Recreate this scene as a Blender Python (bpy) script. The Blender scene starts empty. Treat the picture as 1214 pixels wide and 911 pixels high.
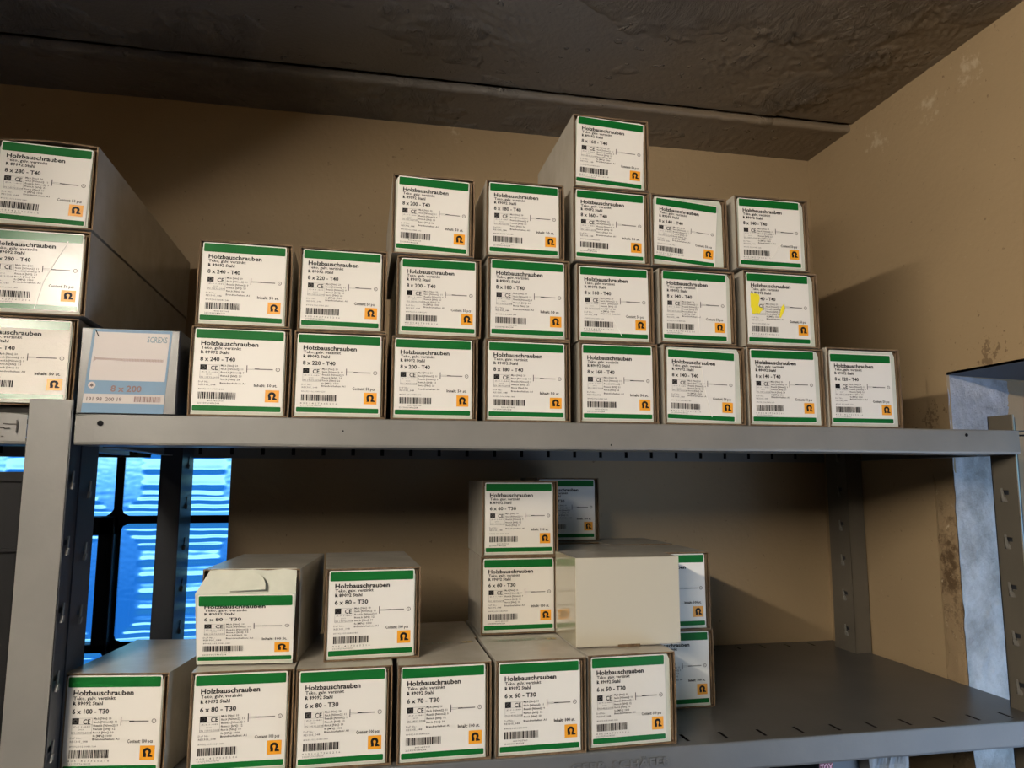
import bpy, bmesh, math, random
from mathutils import Matrix, Vector, noise
random.seed(7)
S = bpy.context.scene
COL = S.collection

# ------------------------------------------------------------------ camera
yaw, pitch, roll = 0.19988, 0.12813, 0.00184
cyw, syw, cp, sp = math.cos(yaw), math.sin(yaw), math.cos(pitch), math.sin(pitch)
fw = Vector((syw*cp, cyw*cp, sp)); rt = Vector((cyw, -syw, 0)); up = rt.cross(fw)
rt2 = math.cos(roll)*rt + math.sin(roll)*up
up2 = -math.sin(roll)*rt + math.cos(roll)*up
cam_d = bpy.data.cameras.new('camera'); cam = bpy.data.objects.new('camera', cam_d); COL.objects.link(cam)
cam_d.sensor_width = 36.0; cam_d.lens = 883.4*36.0/1214.0; cam_d.clip_start = 0.02
M = Matrix((rt2, up2, -fw)).transposed().to_4x4(); M.translation = Vector((-0.20857, -0.84253, -0.06717))
cam.matrix_world = M
S.camera = cam

# ------------------------------------------------------------------ daylight (world) and exposure
W = bpy.data.worlds.new('world'); S.world = W; W.use_nodes = True
wn = W.node_tree; wn.nodes.clear()
wo = wn.nodes.new('ShaderNodeOutputWorld'); wb = wn.nodes.new('ShaderNodeBackground')
tc = wn.nodes.new('ShaderNodeTexCoord'); sx = wn.nodes.new('ShaderNodeSeparateXYZ'); cr = wn.nodes.new('ShaderNodeValToRGB')
mr = wn.nodes.new('ShaderNodeMapRange')
wn.links.new(tc.outputs['Generated'], sx.inputs[0]); wn.links.new(sx.outputs['Z'], mr.inputs['Value'])
mr.inputs['From Min'].default_value = -0.5; mr.inputs['From Max'].default_value = 0.5
wn.links.new(mr.outputs[0], cr.inputs[0]); wn.links.new(cr.outputs[0], wb.inputs[0]); wn.links.new(wb.outputs[0], wo.inputs[0])
el = cr.color_ramp.elements
el[0].position = 0.0; el[0].color = (0.02, 0.16, 0.45, 1)
el[1].position = 1.0; el[1].color = (0.10, 0.42, 0.95, 1)
for p, c in ((0.36, (0.012, 0.13, 0.50, 1)), (0.455, (0.035, 0.22, 0.70, 1)), (0.50, (0.14, 0.50, 0.95, 1)), (0.54, (0.42, 0.92, 1.0, 1)), (0.66, (0.36, 0.80, 1.0, 1))):
    e = el.new(p); e.color = c
wb.inputs['Strength'].default_value = 1.5

def area(name, loc, rot, sx_, sy_, col, power):
    l = bpy.data.lights.new(name, 'AREA'); l.shape = 'RECTANGLE'; l.size = sx_; l.size_y = sy_; l.color = col; l.energy = power
    o = bpy.data.objects.new(name, l); o.location = loc; o.rotation_euler = rot; COL.objects.link(o); return o
# daylight falling in through the window opening of the right wall (outside the frame)
dl = area('window_daylight', (1.14, -0.74, -0.66), (0, 0, 0), 0.90, 0.60, (0.64, 0.79, 1.0), 7.5)
dl.rotation_euler = Vector((-.76, .60, .16)).to_track_quat('-Z', 'Y').to_euler()
S.view_settings.view_transform = 'Standard'; S.view_settings.look = 'None'
S.view_settings.exposure = -0.04; S.view_settings.gamma = 1.0
TUBE_STRENGTH = 355.0

# ------------------------------------------------------------------ materials
def s2l(c): return tuple((x/12.92 if x <= 0.04045 else ((x+0.055)/1.055)**2.4) for x in c)
def rgb(r, g, b): return s2l((r/255, g/255, b/255)) + (1,)
XR, YB = 0.690, 0.487          # right wall face, back wall face (metres)
class Mat:
    def __init__(s, name, col=(.5, .5, .5, 1), rough=.6, metal=0, coat=0, coat_r=.1, spec=.5):
        s.m = bpy.data.materials.new(name); s.m.use_nodes = True; s.t = s.m.node_tree
        s.b = s.t.nodes['Principled BSDF']
        s.b.inputs['Base Color'].default_value = col; s.b.inputs['Roughness'].default_value = rough
        s.b.inputs['Metallic'].default_value = metal; s.b.inputs['Coat Weight'].default_value = coat
        s.b.inputs['Coat Roughness'].default_value = coat_r; s.b.inputs['Specular IOR Level'].default_value = spec
        s.co = s.t.nodes.new('ShaderNodeTexCoord').outputs['Object']; s.h = None; s.colr = None
    def N(s, typ, **kw):
        n = s.t.nodes.new(typ)
        for k, v in kw.items():
            if k in n.inputs: n.inputs[k].default_value = v
            else: setattr(n, k, v)
        return n
    def L(s, a, b): s.t.links.new(a, b)
    def world(s):
        g = s.N('ShaderNodeNewGeometry'); s.co = g.outputs['Position']; return s
    def stretch(s, sc):
        mp = s.N('ShaderNodeMapping'); mp.inputs['Scale'].default_value = sc; s.L(s.co, mp.inputs['Vector']); return mp.outputs[0]
    def noise(s, scale, detail=4, rough=.55, vec=None, dist=0):
        n = s.N('ShaderNodeTexNoise', Scale=scale, Detail=detail, Roughness=rough, Distortion=dist)
        s.L(vec if vec is not None else s.co, n.inputs['Vector']); return n.outputs['Fac']
    def ramp(s, fac, p0, p1, c0=(0, 0, 0, 1), c1=(1, 1, 1, 1)):
        r = s.N('ShaderNodeValToRGB'); e = r.color_ramp.elements
        e[0].position = p0; e[1].position = p1; e[0].color = c0; e[1].color = c1; s.L(fac, r.inputs[0]); return r.outputs[0]
    def mix(s, fac, a, b):
        n = s.N('ShaderNodeMix', data_type='RGBA')
        if isinstance(fac, float): n.inputs[0].default_value = fac
        else: s.L(fac, n.inputs[0])
        for i, v in ((6, a), (7, b)):
            if isinstance(v, tuple): n.inputs[i].default_value = v
            else: s.L(v, n.inputs[i])
        return n.outputs[2]
    def math(s, op, a, b=0.0):
        n = s.N('ShaderNodeMath', operation=op)
        for i, v in ((0, a), (1, b)):
            if isinstance(v, (int, float)): n.inputs[i].default_value = v
            else: s.L(v, n.inputs[i])
        return n.outputs[0]
    def color(s, out): s.L(out, s.b.inputs['Base Color']); return s
    def rough(s, out): s.L(out, s.b.inputs['Roughness']); return s
    def bump(s, h, strength=.3, dist=.002):
        n = s.N('ShaderNodeBump'); n.inputs['Strength'].default_value = strength; n.inputs['Distance'].default_value = dist
        s.L(h, n.inputs['Height']); s.L(n.outputs[0], s.b.inputs['Normal'])
        if s.b.inputs['Coat Weight'].default_value > 0: s.L(n.outputs[0], s.b.inputs['Coat Normal'])
        return s

def wall_mat():
    k = Mat('beige_wall_paint', rough=.55, spec=.35).world()
    base = k.mix(k.ramp(k.noise(2.3, 3), .35, .7), rgb(148, 127, 97), rgb(158, 136, 104))
    def near(c, r):
        d = k.N('ShaderNodeVectorMath', operation='DISTANCE'); k.L(k.co, d.inputs[0]); d.inputs[1].default_value = c
        return k.math('MAXIMUM', 0.0, k.math('SUBTRACT', 1.0, k.math('DIVIDE', d.outputs['Value'], r)))
    wear = k.math('ADD', near((XR, .278, .544), .055), k.math('ADD', near((XR, .066, .561), .05), k.math('ADD', near((XR, .15, .54), .05), near((-.052, YB, .584), .035))))
    flake = k.ramp(k.math('ADD', k.noise(70, 5, .7), k.math('MULTIPLY', wear, .24)), .67, .80)
    base = k.mix(k.math('MULTIPLY', flake, .38), base, rgb(206, 190, 164))
    dw = k.math('ADD', near((XR, .078, .114), .05), near((XR, .20, .02), .06))
    df = k.ramp(k.math('ADD', k.noise(95, 4, .7), k.math('MULTIPLY', dw, .22)), .66, .72)
    base = k.mix(k.math('MULTIPLY', df, .6), base, rgb(82, 60, 38))
    spots = k.ramp(k.noise(26, 5, .7), .74, .80)
    base = k.mix(k.math('MULTIPLY', spots, .35), base, rgb(205, 185, 150))
    dirt = k.ramp(k.noise(55, 3, .7), .79, .84)
    base = k.mix(k.math('MULTIPLY', dirt, .5), base, rgb(90, 70, 46))
    h = k.math('ADD', k.math('MULTIPLY', k.noise(9, 5, .6), .8), k.math('MULTIPLY', k.noise(120, 3), .25))
    return k.color(base).bump(h, .35, .006).m
def rough_wall_mat():
    k = Mat('damp_crumbled_paint', rough=.7, spec=.3).world()
    n = k.noise(42, 7, .75)
    sz = k.N('ShaderNodeSeparateXYZ'); k.L(k.co, sz.inputs[0])
    patch = k.math('SUBTRACT', 1.0, k.math('MINIMUM', 1.0, k.math('MULTIPLY', k.math('ABSOLUTE', k.math('ADD', sz.outputs['Z'], .205)), 9.0)))
    n2 = k.math('SUBTRACT', n, k.math('MULTIPLY', patch, .16))
    base = k.mix(k.ramp(n2, .30, .44), rgb(96, 76, 52), rgb(154, 131, 100))
    upw = k.math('MINIMUM', 1.0, k.math('MAXIMUM', 0.0, k.math('MULTIPLY', k.math('ADD', sz.outputs['Z'], .135), 13.0)))
    base = k.mix(upw, base, rgb(153, 132, 101))
    base = k.mix(k.math('MULTIPLY', k.ramp(k.noise(70, 5, .7), .62, .70), .8), base, rgb(206, 190, 162))
    return k.color(base).bump(n, .6, .008).m
def reveal_mat():
    k = Mat('white_reveal_paint', rough=.5, spec=.4).world()
    n = k.noise(38, 8, .7)
    base = k.mix(k.ramp(k.noise(14, 6, .7), .38, .62), rgb(150, 146, 142), rgb(196, 193, 192))
    base = k.mix(k.math('MULTIPLY', k.ramp(k.noise(60, 5, .7), .62, .72), .6), base, rgb(128, 122, 118))
    return k.color(base).bump(n, .8, .010).m
def ceil_mat():
    k = Mat('ceiling_plaster', rough=.48, spec=.45).world()
    big = k.ramp(k.noise(1.7, 3, .5), .42, .58)
    sep = k.N('ShaderNodeSeparateXYZ'); k.L(k.co, sep.inputs[0])
    side = k.ramp(k.math('ADD', k.math('MULTIPLY', sep.outputs['X'], 1.1), k.math('MULTIPLY', k.noise(3, 3), .8)), .45, .75)
    base = k.mix(side, rgb(112, 107, 101), rgb(116, 102, 84))
    base = k.mix(k.math('MULTIPLY', big, .35), base, rgb(84, 78, 74))
    vec = k.stretch((1.0, .45, 1.0))
    rid = k.noise(30, 9, .72, vec, 1.6)
    mask = k.ramp(k.noise(4.2, 4, .6), .50, .60)
    h = k.math('ADD', k.math('MULTIPLY', k.math('MULTIPLY', rid, mask), 1.5), k.math('MULTIPLY', k.noise(160, 4), .10))
    h = k.math('ADD', h, k.math('MULTIPLY', k.ramp(k.noise(45, 2, .5), .68, .72), .35))
    return k.color(base).bump(h, 1.0, .011).m
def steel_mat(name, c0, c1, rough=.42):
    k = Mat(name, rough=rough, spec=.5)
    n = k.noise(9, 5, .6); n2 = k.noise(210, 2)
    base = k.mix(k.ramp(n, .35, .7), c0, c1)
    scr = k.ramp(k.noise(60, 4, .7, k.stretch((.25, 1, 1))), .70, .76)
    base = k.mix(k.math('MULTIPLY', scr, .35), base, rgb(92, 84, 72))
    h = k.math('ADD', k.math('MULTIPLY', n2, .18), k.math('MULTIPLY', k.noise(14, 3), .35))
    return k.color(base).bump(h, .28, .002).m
def carton_mat():
    k = Mat('grey_coated_carton', rough=.27, spec=.6)
    n = k.noise(20, 5, .6)
    base = k.mix(k.ramp(n, .3, .75), rgb(158, 151, 138), rgb(176, 169, 157))
    return k.color(base).bump(k.math('ADD', k.noise(16, 3), k.math('MULTIPLY', k.noise(260, 2), .15)), .22, .002).m
def kraft_mat():
    k = Mat('brown_raw_cardboard', rough=.85, spec=.2)
    n = k.noise(90, 5, .7, k.stretch((1, 1, .2)))
    return k.color(k.mix(k.ramp(n, .3, .7), rgb(74, 58, 42), rgb(124, 102, 78))).bump(n, .4, .001).m
def flap_mat():
    k = Mat('pale_carton_flap', rough=.5, spec=.4)
    return k.color(k.mix(k.ramp(k.noise(25, 4), .3, .7), rgb(176, 178, 164), rgb(196, 196, 182))).m
def label_mat(name='glossy_label_paper', c=(214, 209, 200), rough=.48, bs=.10, crinkle=False):
    k = Mat(name, rgb(*c), rough=rough, spec=.5)
    if crinkle:
        n = k.noise(16, 5, .7, k.stretch((1, 1, 1.8)), 1.0)
        k.bump(n, .35, .0022); k.b.inputs['Coat Weight'].default_value = 1.0; k.b.inputs['Coat Roughness'].default_value = .28
        bn = [x for x in k.t.nodes if x.type == 'BUMP'][0]; k.L(bn.outputs[0], k.b.inputs['Coat Normal'])
    else:
        n = k.noise(2.5, 3, .5)
        k.bump(n, bs, .003)
    return k.m
MW = wall_mat(); MRW = rough_wall_mat(); MREV = reveal_mat(); MC = ceil_mat()
MST3 = steel_mat('shaded_lower_lip_steel', rgb(84, 86, 88), rgb(94, 95, 96))  # darker copy of the lip steel, weaker lamp light put into the colour
MROOM = Mat('brown_wall_paint', rgb(96, 80, 60), .8).m
MST = steel_mat('grey_painted_steel', rgb(108, 106, 101), rgb(120, 117, 111))
MST2 = steel_mat('shelf_top_steel', rgb(72, 71, 70), rgb(84, 82, 79), .36)
MCART = carton_mat(); MKR = kraft_mat(); MFL = flap_mat()
MLAB = label_mat(); MLABG = label_mat('taped_label_paper', (206, 200, 190), .30, .30); MLABC = label_mat('crinkled_taped_label', (208, 200, 186), .4, crinkle=True)
MGR = Mat('green_print', rgb(0, 88, 30), .6, spec=.2).m; MGRG = Mat('green_print_glossy', rgb(0, 92, 36), .3, spec=.4, coat=.12, coat_r=.25).m
MBK = Mat('black_print', rgb(20, 17, 18), .55, spec=.2).m; MGY = Mat('grey_print', rgb(66, 62, 60), .55, spec=.2).m
MGY2 = Mat('light_grey_print', rgb(108, 103, 98), .55, spec=.2).m
MOR = Mat('orange_print', rgb(222, 150, 34), .4).m
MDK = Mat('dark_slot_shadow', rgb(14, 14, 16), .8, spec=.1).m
MEDGE = Mat('bright_edge_highlight', rgb(190, 184, 172), .28, metal=.8).m  # highlight on the post's rounded corner put into a brighter metal
MGRF = Mat('faded_green_print', rgb(96, 112, 86), .4).m; MORF = Mat('faded_orange_print', rgb(150, 128, 72), .4).m
MYEL = Mat('yellow_highlighter', rgb(226, 208, 40), .5).m
MMORT = Mat('dark_mortar', rgb(44, 46, 50), .85, spec=.2).m
MLINT = Mat('slate_lintel_paint', rgb(60, 62, 66), .6, spec=.3).m
MPOST = steel_mat('brownish_grey_steel', rgb(84, 79, 70), rgb(94, 88, 78), .35)
MDARKST = steel_mat('dark_and_shaded_steel', rgb(36, 39, 46), rgb(44, 47, 53), .4)  # left uprights' shade put into the steel colour; vent frame is dark metal

# ------------------------------------------------------------------ mesh helpers
def link(name, me, mats, parent=None, loc=None):
    o = bpy.data.objects.new(name, me); COL.objects.link(o)
    if mats is not None:
        for m in (mats if isinstance(mats, (list, tuple)) else [mats]):
            me.materials.append(m)
    if parent: o.parent = parent
    if loc: o.location = loc
    return o
class MB:
    def __init__(s): s.v = []; s.f = []; s.mi = []
    def box(s, a, b, mi=0):
        n = len(s.v); x0, y0, z0 = a; x1, y1, z1 = b
        s.v += [(x0, y0, z0), (x1, y0, z0), (x1, y1, z0), (x0, y1, z0), (x0, y0, z1), (x1, y0, z1), (x1, y1, z1), (x0, y1, z1)]
        for q in ((0, 3, 2, 1), (4, 5, 6, 7), (0, 1, 5, 4), (1, 2, 6, 5), (2, 3, 7, 6), (3, 0, 4, 7)):
            s.f.append(tuple(n+i for i in q)); s.mi.append(mi)
        return s
    def poly(s, pts, mi=0):
        n = len(s.v); s.v += [tuple(p) for p in pts]; s.f.append(tuple(range(n, n+len(pts)))); s.mi.append(mi); return s
    def prism(s, pts, off, mi=0):
        n = len(s.v); k = len(pts); off = Vector(off)
        s.v += [tuple(p) for p in pts] + [tuple(Vector(p)+off) for p in pts]
        s.f.append(tuple(range(n, n+k))); s.f.append(tuple(range(n+2*k-1, n+k-1, -1))); s.mi += [mi, mi]
        for i in range(k):
            j = (i+1) % k; s.f.append((n+i, n+k+i, n+k+j, n+j)); s.mi.append(mi)
        return s
    def mesh(s, name):
        me = bpy.data.meshes.new(name); me.from_pydata(s.v, [], s.f); me.polygons.foreach_set('material_index', s.mi)
        bm = bmesh.new(); bm.from_mesh(me); bmesh.ops.recalc_face_normals(bm, faces=bm.faces); bm.to_mesh(me); bm.free(); return me
    def obj(s, name, mats, parent=None, loc=None, bevel=0, smooth=False):
        me = s.mesh(name); o = link(name, me, mats, parent, loc)
        if bevel:
            b = o.modifiers.new('bevel', 'BEVEL'); b.width = bevel; b.segments = 2; b.limit_method = 'ANGLE'
        if smooth: me.polygons.foreach_set('use_smooth', [True]*len(me.polygons))
        return o
def plate(mb, a0, a1, b0, b1, t0, t1, holes, axes, mi=0):
    """plate in the (a,b) plane between t0 and t1 with real rectangular holes"""
    A = sorted({a0, a1, *[h[0] for h in holes], *[h[1] for h in holes]}); B = sorted({b0, b1, *[h[2] for h in holes], *[h[3] for h in holes]})
    A = [x for x in A if a0 <= x <= a1]; B = [x for x in B if b0 <= x <= b1]
    na, nb = len(A)-1, len(B)-1
    solid = [[not any(h[0] < (A[i]+A[i+1])/2 < h[1] and h[2] < (B[j]+B[j+1])/2 < h[3] for h in holes) for j in range(nb)] for i in range(na)]
    def P(a, b, t):
        p = [0, 0, 0]; p[axes[0]] = a; p[axes[1]] = b; p[axes[2]] = t; return tuple(p)
    for i in range(na):
        for j in range(nb):
            if not solid[i][j]: continue
            x0, x1, y0, y1 = A[i], A[i+1], B[j], B[j+1]
            mb.poly([P(x0, y0, t1), P(x1, y0, t1), P(x1, y1, t1), P(x0, y1, t1)], mi)
            mb.poly([P(x0, y0, t0), P(x0, y1, t0), P(x1, y1, t0), P(x1, y0, t0)], mi)
            for (ii, jj, q) in ((i-1, j, ((x0, y0), (x0, y1))), (i+1, j, ((x1, y0), (x1, y1))), (i, j-1, ((x0, y0), (x1, y0))), (i, j+1, ((x0, y1), (x1, y1)))):
                if 0 <= ii < na and 0 <= jj < nb and solid[ii][jj]: continue
                (ax, ay), (bx, by) = q
                mb.poly([P(ax, ay, t0), P(bx, by, t0), P(bx, by, t1), P(ax, ay, t1)], mi)
    return mb
def merge(o, d=1e-6):
    bm = bmesh.new(); bm.from_mesh(o.data); bmesh.ops.remove_doubles(bm, verts=bm.verts, dist=d)
    bmesh.ops.recalc_face_normals(bm, faces=bm.faces); bm.to_mesh(o.data); bm.free()
def thing(name, label, cat, loc=(0, 0, 0), rz=0, group=None):
    o = bpy.data.objects.new(name, None); o.empty_display_size = .02; COL.objects.link(o); o.location = loc; o.rotation_euler = (0, 0, rz)
    o['label'] = label; o['category'] = cat
    if group: o['group'] = group
    return o
def struct(o, label=None):
    o['kind'] = 'structure'
    if label: o['label'] = label
    return o

# ------------------------------------------------------------------ room
XR, YB = 0.690, 0.487          # right wall face, back wall face
ZC = 0.594                     # ceiling
X_OUT, XL, YF, ZF = 1.22, -2.4, -3.2, -1.45
# back wall with window opening (x -1.15..-0.42, z -0.95..0.075)
b = MB()
b.box((XL, YB, ZF), (-1.15, YB+.14, .75)); b.box((-.421, YB, ZF), (X_OUT, YB+.14, .75))
b.box((-1.15, YB, .075), (-.421, YB+.14, .75)); b.box((-1.15, YB, ZF), (-.421, YB+.14, -.74))
struct(b.obj('wall_back', MW), 'beige painted back wall behind the shelves')
# right wall with window opening y<.157, z<.098
b = MB()
b.box((XR, .200, ZF), (X_OUT, YB+.14, .098)); b.box((XR, .1572, -.055), (XR+.0045, .201, .098)); b.box((XR, YF, .098), (X_OUT, YB+.14, .75))
b.box((XR, YF, ZF), (X_OUT, -1.25, .098)); b.box((XR, -1.25, ZF), (X_OUT, .200, -1.42))
wr = struct(b.obj('wall_right', MW), 'beige painted right wall with a white window recess')
# crumbling vertical strip of paint beside the recess (irregular relief)
def relief_strip(y0, y1, z0, z1, ny, nz, fn, mat, name, parent):
    me = bpy.data.meshes.new(name); v = []; f = []
    for j in range(nz+1):
        for i in range(ny+1):
            v.append(fn(i/ny, j/nz))
    for j in range(nz):
        for i in range(ny):
            a = j*(ny+1)+i; f.append((a, a+1, a+ny+2, a+ny+1))
    me.from_pydata(v, [], f); me.polygons.foreach_set('use_smooth', [True]*len(f))
    return link(name, me, mat, parent)
def fn_strip(u, w):
    z = ZF + w*(-.054-ZF); edge = .196 + .008*noise.noise((3, z*14, 0)) + .006*noise.noise((3, z*60, 0))
    y = .157 + (edge-.157)*u + .003*(1-u)*noise.noise((5, z*40, 1))
    n = abs(noise.fractal((y*60, z*60, 3), 1.0, 2.0, 4))*.0035*max(.15, min(1, (-.06-z)*9))
    fade = min(1, (1-u)*3)
    return (XR - .0005 - n*fade*math.sin(math.pi*min(1, u*1.0+.12)) - .0008*fade, y, z)
relief_strip(0, 0, 0, 0, 14, 260, fn_strip, MRW, 'crumbled_paint', wr)
# splayed white reveal (faces the room), with rough relief lower down
def fn_rev(u, w):
    z = ZF + w*(.098-ZF); x = XR-.0005 + u*(X_OUT-XR); y = .157 + .30*(x-XR)
    r = abs(noise.fractal((x*38, z*38, 7), 1.0, 2.0, 5))
    amp = .0035 + .003*max(0, min(1, (-.02-z)*4))
    y += -r*amp*min(1, u*14) + .004*noise.noise((x*9, z*7, 2))*min(1, u*14)
    if u == 0: y += .003*noise.noise((5, z*40, 1))
    return (x, y, z)
relief_strip(0, 0, 0, 0, 60, 300, fn_rev, MREV, 'window_reveal', wr)
b = MB(); b.prism([(XR, .157, .0975), (X_OUT, .241, .0975), (X_OUT, -1.25, .0975), (XR, -1.25, .0975)], (0, 0, .004)); b.obj('lintel', MLINT, wr)
b = MB(); b.box((X_OUT, -1.25, -1.42), (X_OUT+.02, -1.20, .098)); b.box((X_OUT, .20, -1.42), (X_OUT+.02, .26, .098))
b.box((X_OUT, -1.25, .05), (X_OUT+.02, .26, .098)); b.box((X_OUT, -1.25, -1.42), (X_OUT+.02, .26, -1.37))
struct(b.obj('window_2', MLINT), 'window frame in the recess of the right wall')
b = MB(); b.box((XL-.1, YF, ZF), (XL, YB+.14, .75)); struct(b.obj('wall_left', MROOM))
b = MB(); b.box((XL, YF-.1, ZF), (X_OUT, YF, .75)); struct(b.obj('wall_front', MROOM))
b = MB(); b.box((XL, YF, ZF-.1), (X_OUT, YB+.14, ZF)); struct(b.obj('floor', Mat('grey_floor', rgb(70, 66, 60), .8).m))
# ceiling slab (front) and lower strip by the wall, with a worn step between them
def ceil_relief(x, y):
    def g(cx, cy, rx, ry, a=0):
        ca, sa = math.cos(a), math.sin(a); u = ((x-cx)*ca+(y-cy)*sa)/rx; v = (-(x-cx)*sa+(y-cy)*ca)/ry
        return math.exp(-(u*u+v*v))
    m = g(-.02, .17, .045, .09, -.4) + g(.42, .13, .16, .075, -.9) + .8*g(.60, .14, .07, .18, 0) + .7*g(.50, .31, .10, .05, 0) + .45*g(.17, .12, .06, .06) + .6*g(-.53, .345, .03, .012) + .5*g(.10, .33, .10, .02)
    m = min(1.2, m + .12*max(0, min(1, (x-.25)*4)))
    m *= .55 + .9*max(0, min(1, .5+1.6*noise.noise((x*16, y*16, 4))))
    u = x*.62+y*.78; v = -x*.78+y*.62
    r = 1-abs(noise.fractal((u*28, v*85, 1), .9, 2.1, 4))*1.6
    pit = max(0, noise.noise((x*70, y*70, 9))-.52)*.004
    return -.0030*m*r + .0010*noise.noise((x*4, y*4, 2)) + pit
def grid_ceiling(x0, x1, y0, y1, z, nx, ny, name, fine):
    me = bpy.data.meshes.new(name); v = []; f = []
    for j in range(ny+1):
        for i in range(nx+1):
            x = x0 + (x1-x0)*i/nx; y = y0 + (y1-y0)*j/ny; zz = z
            if fine:
                zz += ceil_relief(x, y)
                e = YC + .004 + .002*noise.noise((x*22, 3, 0)) - y
                if e < .010: zz += .012*(1-max(0, e)/.010)
            v.append((x, y, zz))
    for j in range(ny):
        for i in range(nx):
            a = j*(nx+1)+i; f.append((a, a+nx+1, a+nx+2, a+1))
    me.from_pydata(v, [], f); me.polygons.foreach_set('use_smooth', [True]*len(f))
    return me
YC = .350
cme = grid_ceiling(-1.15, .70, -.25, YC+.006, ZC+.011, 520, 180, 'ceiling', True)
ceil = struct(link('ceiling', cme, MC), 'dark rough plastered ceiling with a step near the back wall')
for nm, q in (('ceiling_rest', (XL, X_OUT, YF, -.249)), ('ceiling_rest', (XL, -1.149, -.25, YC+.006)), ('ceiling_rest', (.699, X_OUT, -.25, YC+.006))):
    link(nm, grid_ceiling(q[0], q[1], q[2], q[3], ZC+.0115, 8, 8, nm, False), MC, ceil)
b = MB(); N_ = 900
prof = [(0.004, .014), (0.0, .004), (.003, -.0008), (.009, -.0010)] + [(.022+.005*q, .0010-.00004*q) for q in range(26)]
pts = []
for i in range(N_+1):
    x = XL + (X_OUT-XL)*i/N_
    rag = .0028*noise.fractal((x*22, 0, 0), 1, 2, 4); r2 = .0014*noise.fractal((x*40, 5, 0), 1, 2, 3)
    for k, (dy, dz) in enumerate(prof):
        kk = 1 if k in (1, 2, 3) else .3
        yy = YC+dy; rr_ = 0
        if k > 3:
            pm = max(0, 1-((x+.435)/.045)**4)*max(0, 1-((yy-.410)/.045)**4) + max(0, 1-((x+.225)/.070)**4)*max(0, 1-((yy-.428)/.038)**4) if -.6 < x < 0 else 0
            pm += .45*max(0, min(1, (x-.12)*3))
            rr_ = -.0026*pm*max(0, .25+noise.fractal((x*95, yy*26, 6), .9, 2.1, 4))
        pts.append((x, yy+rag*kk, ZC+dz+r2*kk+rr_))
K_ = len(prof); b.v = pts
for i in range(N_):
    for k in range(K_-1):
        a = i*K_+k; b.f.append((a, a+1, a+K_+1, a+K_)); b.mi.append(0)
b.obj('ceiling_strip', MC, ceil, smooth=True)
b = MB(); b.box((XL, YF, .72), (X_OUT, YB+.14, .74)); b.obj('ceiling_slab', MC, ceil)

# ------------------------------------------------------------------ glass block window
YG = .512
def block_mesh(w, h, nx=44, nz=110, seed=0, flipx=False):
    """hollow-looking pressed glass block: ridged front relief with concentric rim, flat back"""
    v = []; f = []; D = .012
    for j in range(nz+1):
        for i in range(nx+1):
            x = w*i/nx; z = h*j/nz; d = min(x, w-x, z, h-z)
            dx = min(x, w-x); dz = min(z, h-z)
            wob = .0015*noise.noise((x*30, z*30, seed))
            if d < .034:
                y = .0015*math.cos((d+wob)*2*math.pi/.0125)*min(1, d/.004) + .004*(1-min(1, d/.012))**2*2
            else:
                y = .0022*math.cos((z+wob*1.5)*2*math.pi/.0262) + .0007*math.cos((z+wob)*2*math.pi/.0131+.9) + .0006*math.sin(x*90+seed)*math.sin(z*70)
                y *= min(1, (d-.034)/.003+.3)
            y += .0003*noise.noise((x*160, z*160, seed+3))
            v.append((x, y, z))
    for j in range(nz):
        for i in range(nx):
            a = j*(nx+1)+i; f.append((a, a+1, a+nx+2, a+nx+1))
    n = len(v); v += [(0, D, 0), (w, D, 0), (w, D, h), (0, D, h)]
    f.append((n, n+3, n+2, n+1))
    f.append(tuple([n, n+1] + [i for i in range(nx, -1, -1)]))
    top = [nz*(nx+1)+i for i in range(nx+1)]; f.append(tuple(top + [n+2, n+3]))
    f.append(tuple([j*(nx+1) for j in range(nz+1)] + [n+3, n]))
    f.append(tuple([j*(nx+1)+nx for j in range(nz, -1, -1)] + [n+1, n+2]))
    me = bpy.data.meshes.new('glass_block'); me.from_pydata(v, [], f)
    k = len(f)-5; me.polygons.foreach_set('use_smooth', [i < k for i in range(len(f))])
    bm = bmesh.new(); bm.from_mesh(me); bmesh.ops.recalc_face_normals(bm, faces=bm.faces); bm.to_mesh(me); bm.free()
    return me
gk = bpy.data.materials.new('pressed_glass'); gk.use_nodes = True; gt = gk.node_tree; gt.nodes.clear()
go = gt.nodes.new('ShaderNodeOutputMaterial'); gb = gt.nodes.new('ShaderNodeBsdfGlass'); gb.inputs['IOR'].default_value = 1.48; gb.inputs['Roughness'].default_value = .015
gb.inputs['Color'].default_value = (.93, .98, 1, 1); gt.links.new(gb.outputs[0], go.inputs[0])
mort = MB(); PX, PZ, J = .205, .203, .013
X0 = -.601; Z0 = -.134
cols = [X0-PX*k for k in range(0, 3)]      # joint centres to the left
xs = [X0+PX, X0, X0-PX, X0-2*PX, X0-3*PX]
zs = [Z0+PZ, Z0, Z0-PZ, Z0-2*PZ, Z0-3*PZ]
win = MB()
for x in xs: win.box((x-J/2, YG+.006, -.76), (x+J/2, YG+.022, .09))
for x in xs[:4]:
    for z in zs[:4]:
        for (a, c) in ((1, 1), (1, -1), (-1, 1), (-1, -1)):
            r_ = .013; X1 = x+a*J/2; Z1 = z+c*J/2; win.prism([(X1-a*.002, YG+.0055, Z1-c*.002), (X1+a*r_, YG+.0055, Z1-c*.002), (X1+a*r_*.35, YG+.0055, Z1+c*r_*.35), (X1-a*.002, YG+.0055, Z1+c*r_)], (0, .016, 0))
for z in zs: win.box((-1.18, YG+.004, z-J/2), (-.36, YG+.022, z+J/2))
w1 = struct(win.obj('window_1', MMORT), 'blue lit glass block window in the back wall, dark mortar joints')
bm_a = block_mesh(PX-J, PZ-J)
bm_b = block_mesh(PX-J, PZ-J, seed=4)
bm_a.materials.append(gk); bm_b.materials.append(gk)
first = True
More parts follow.
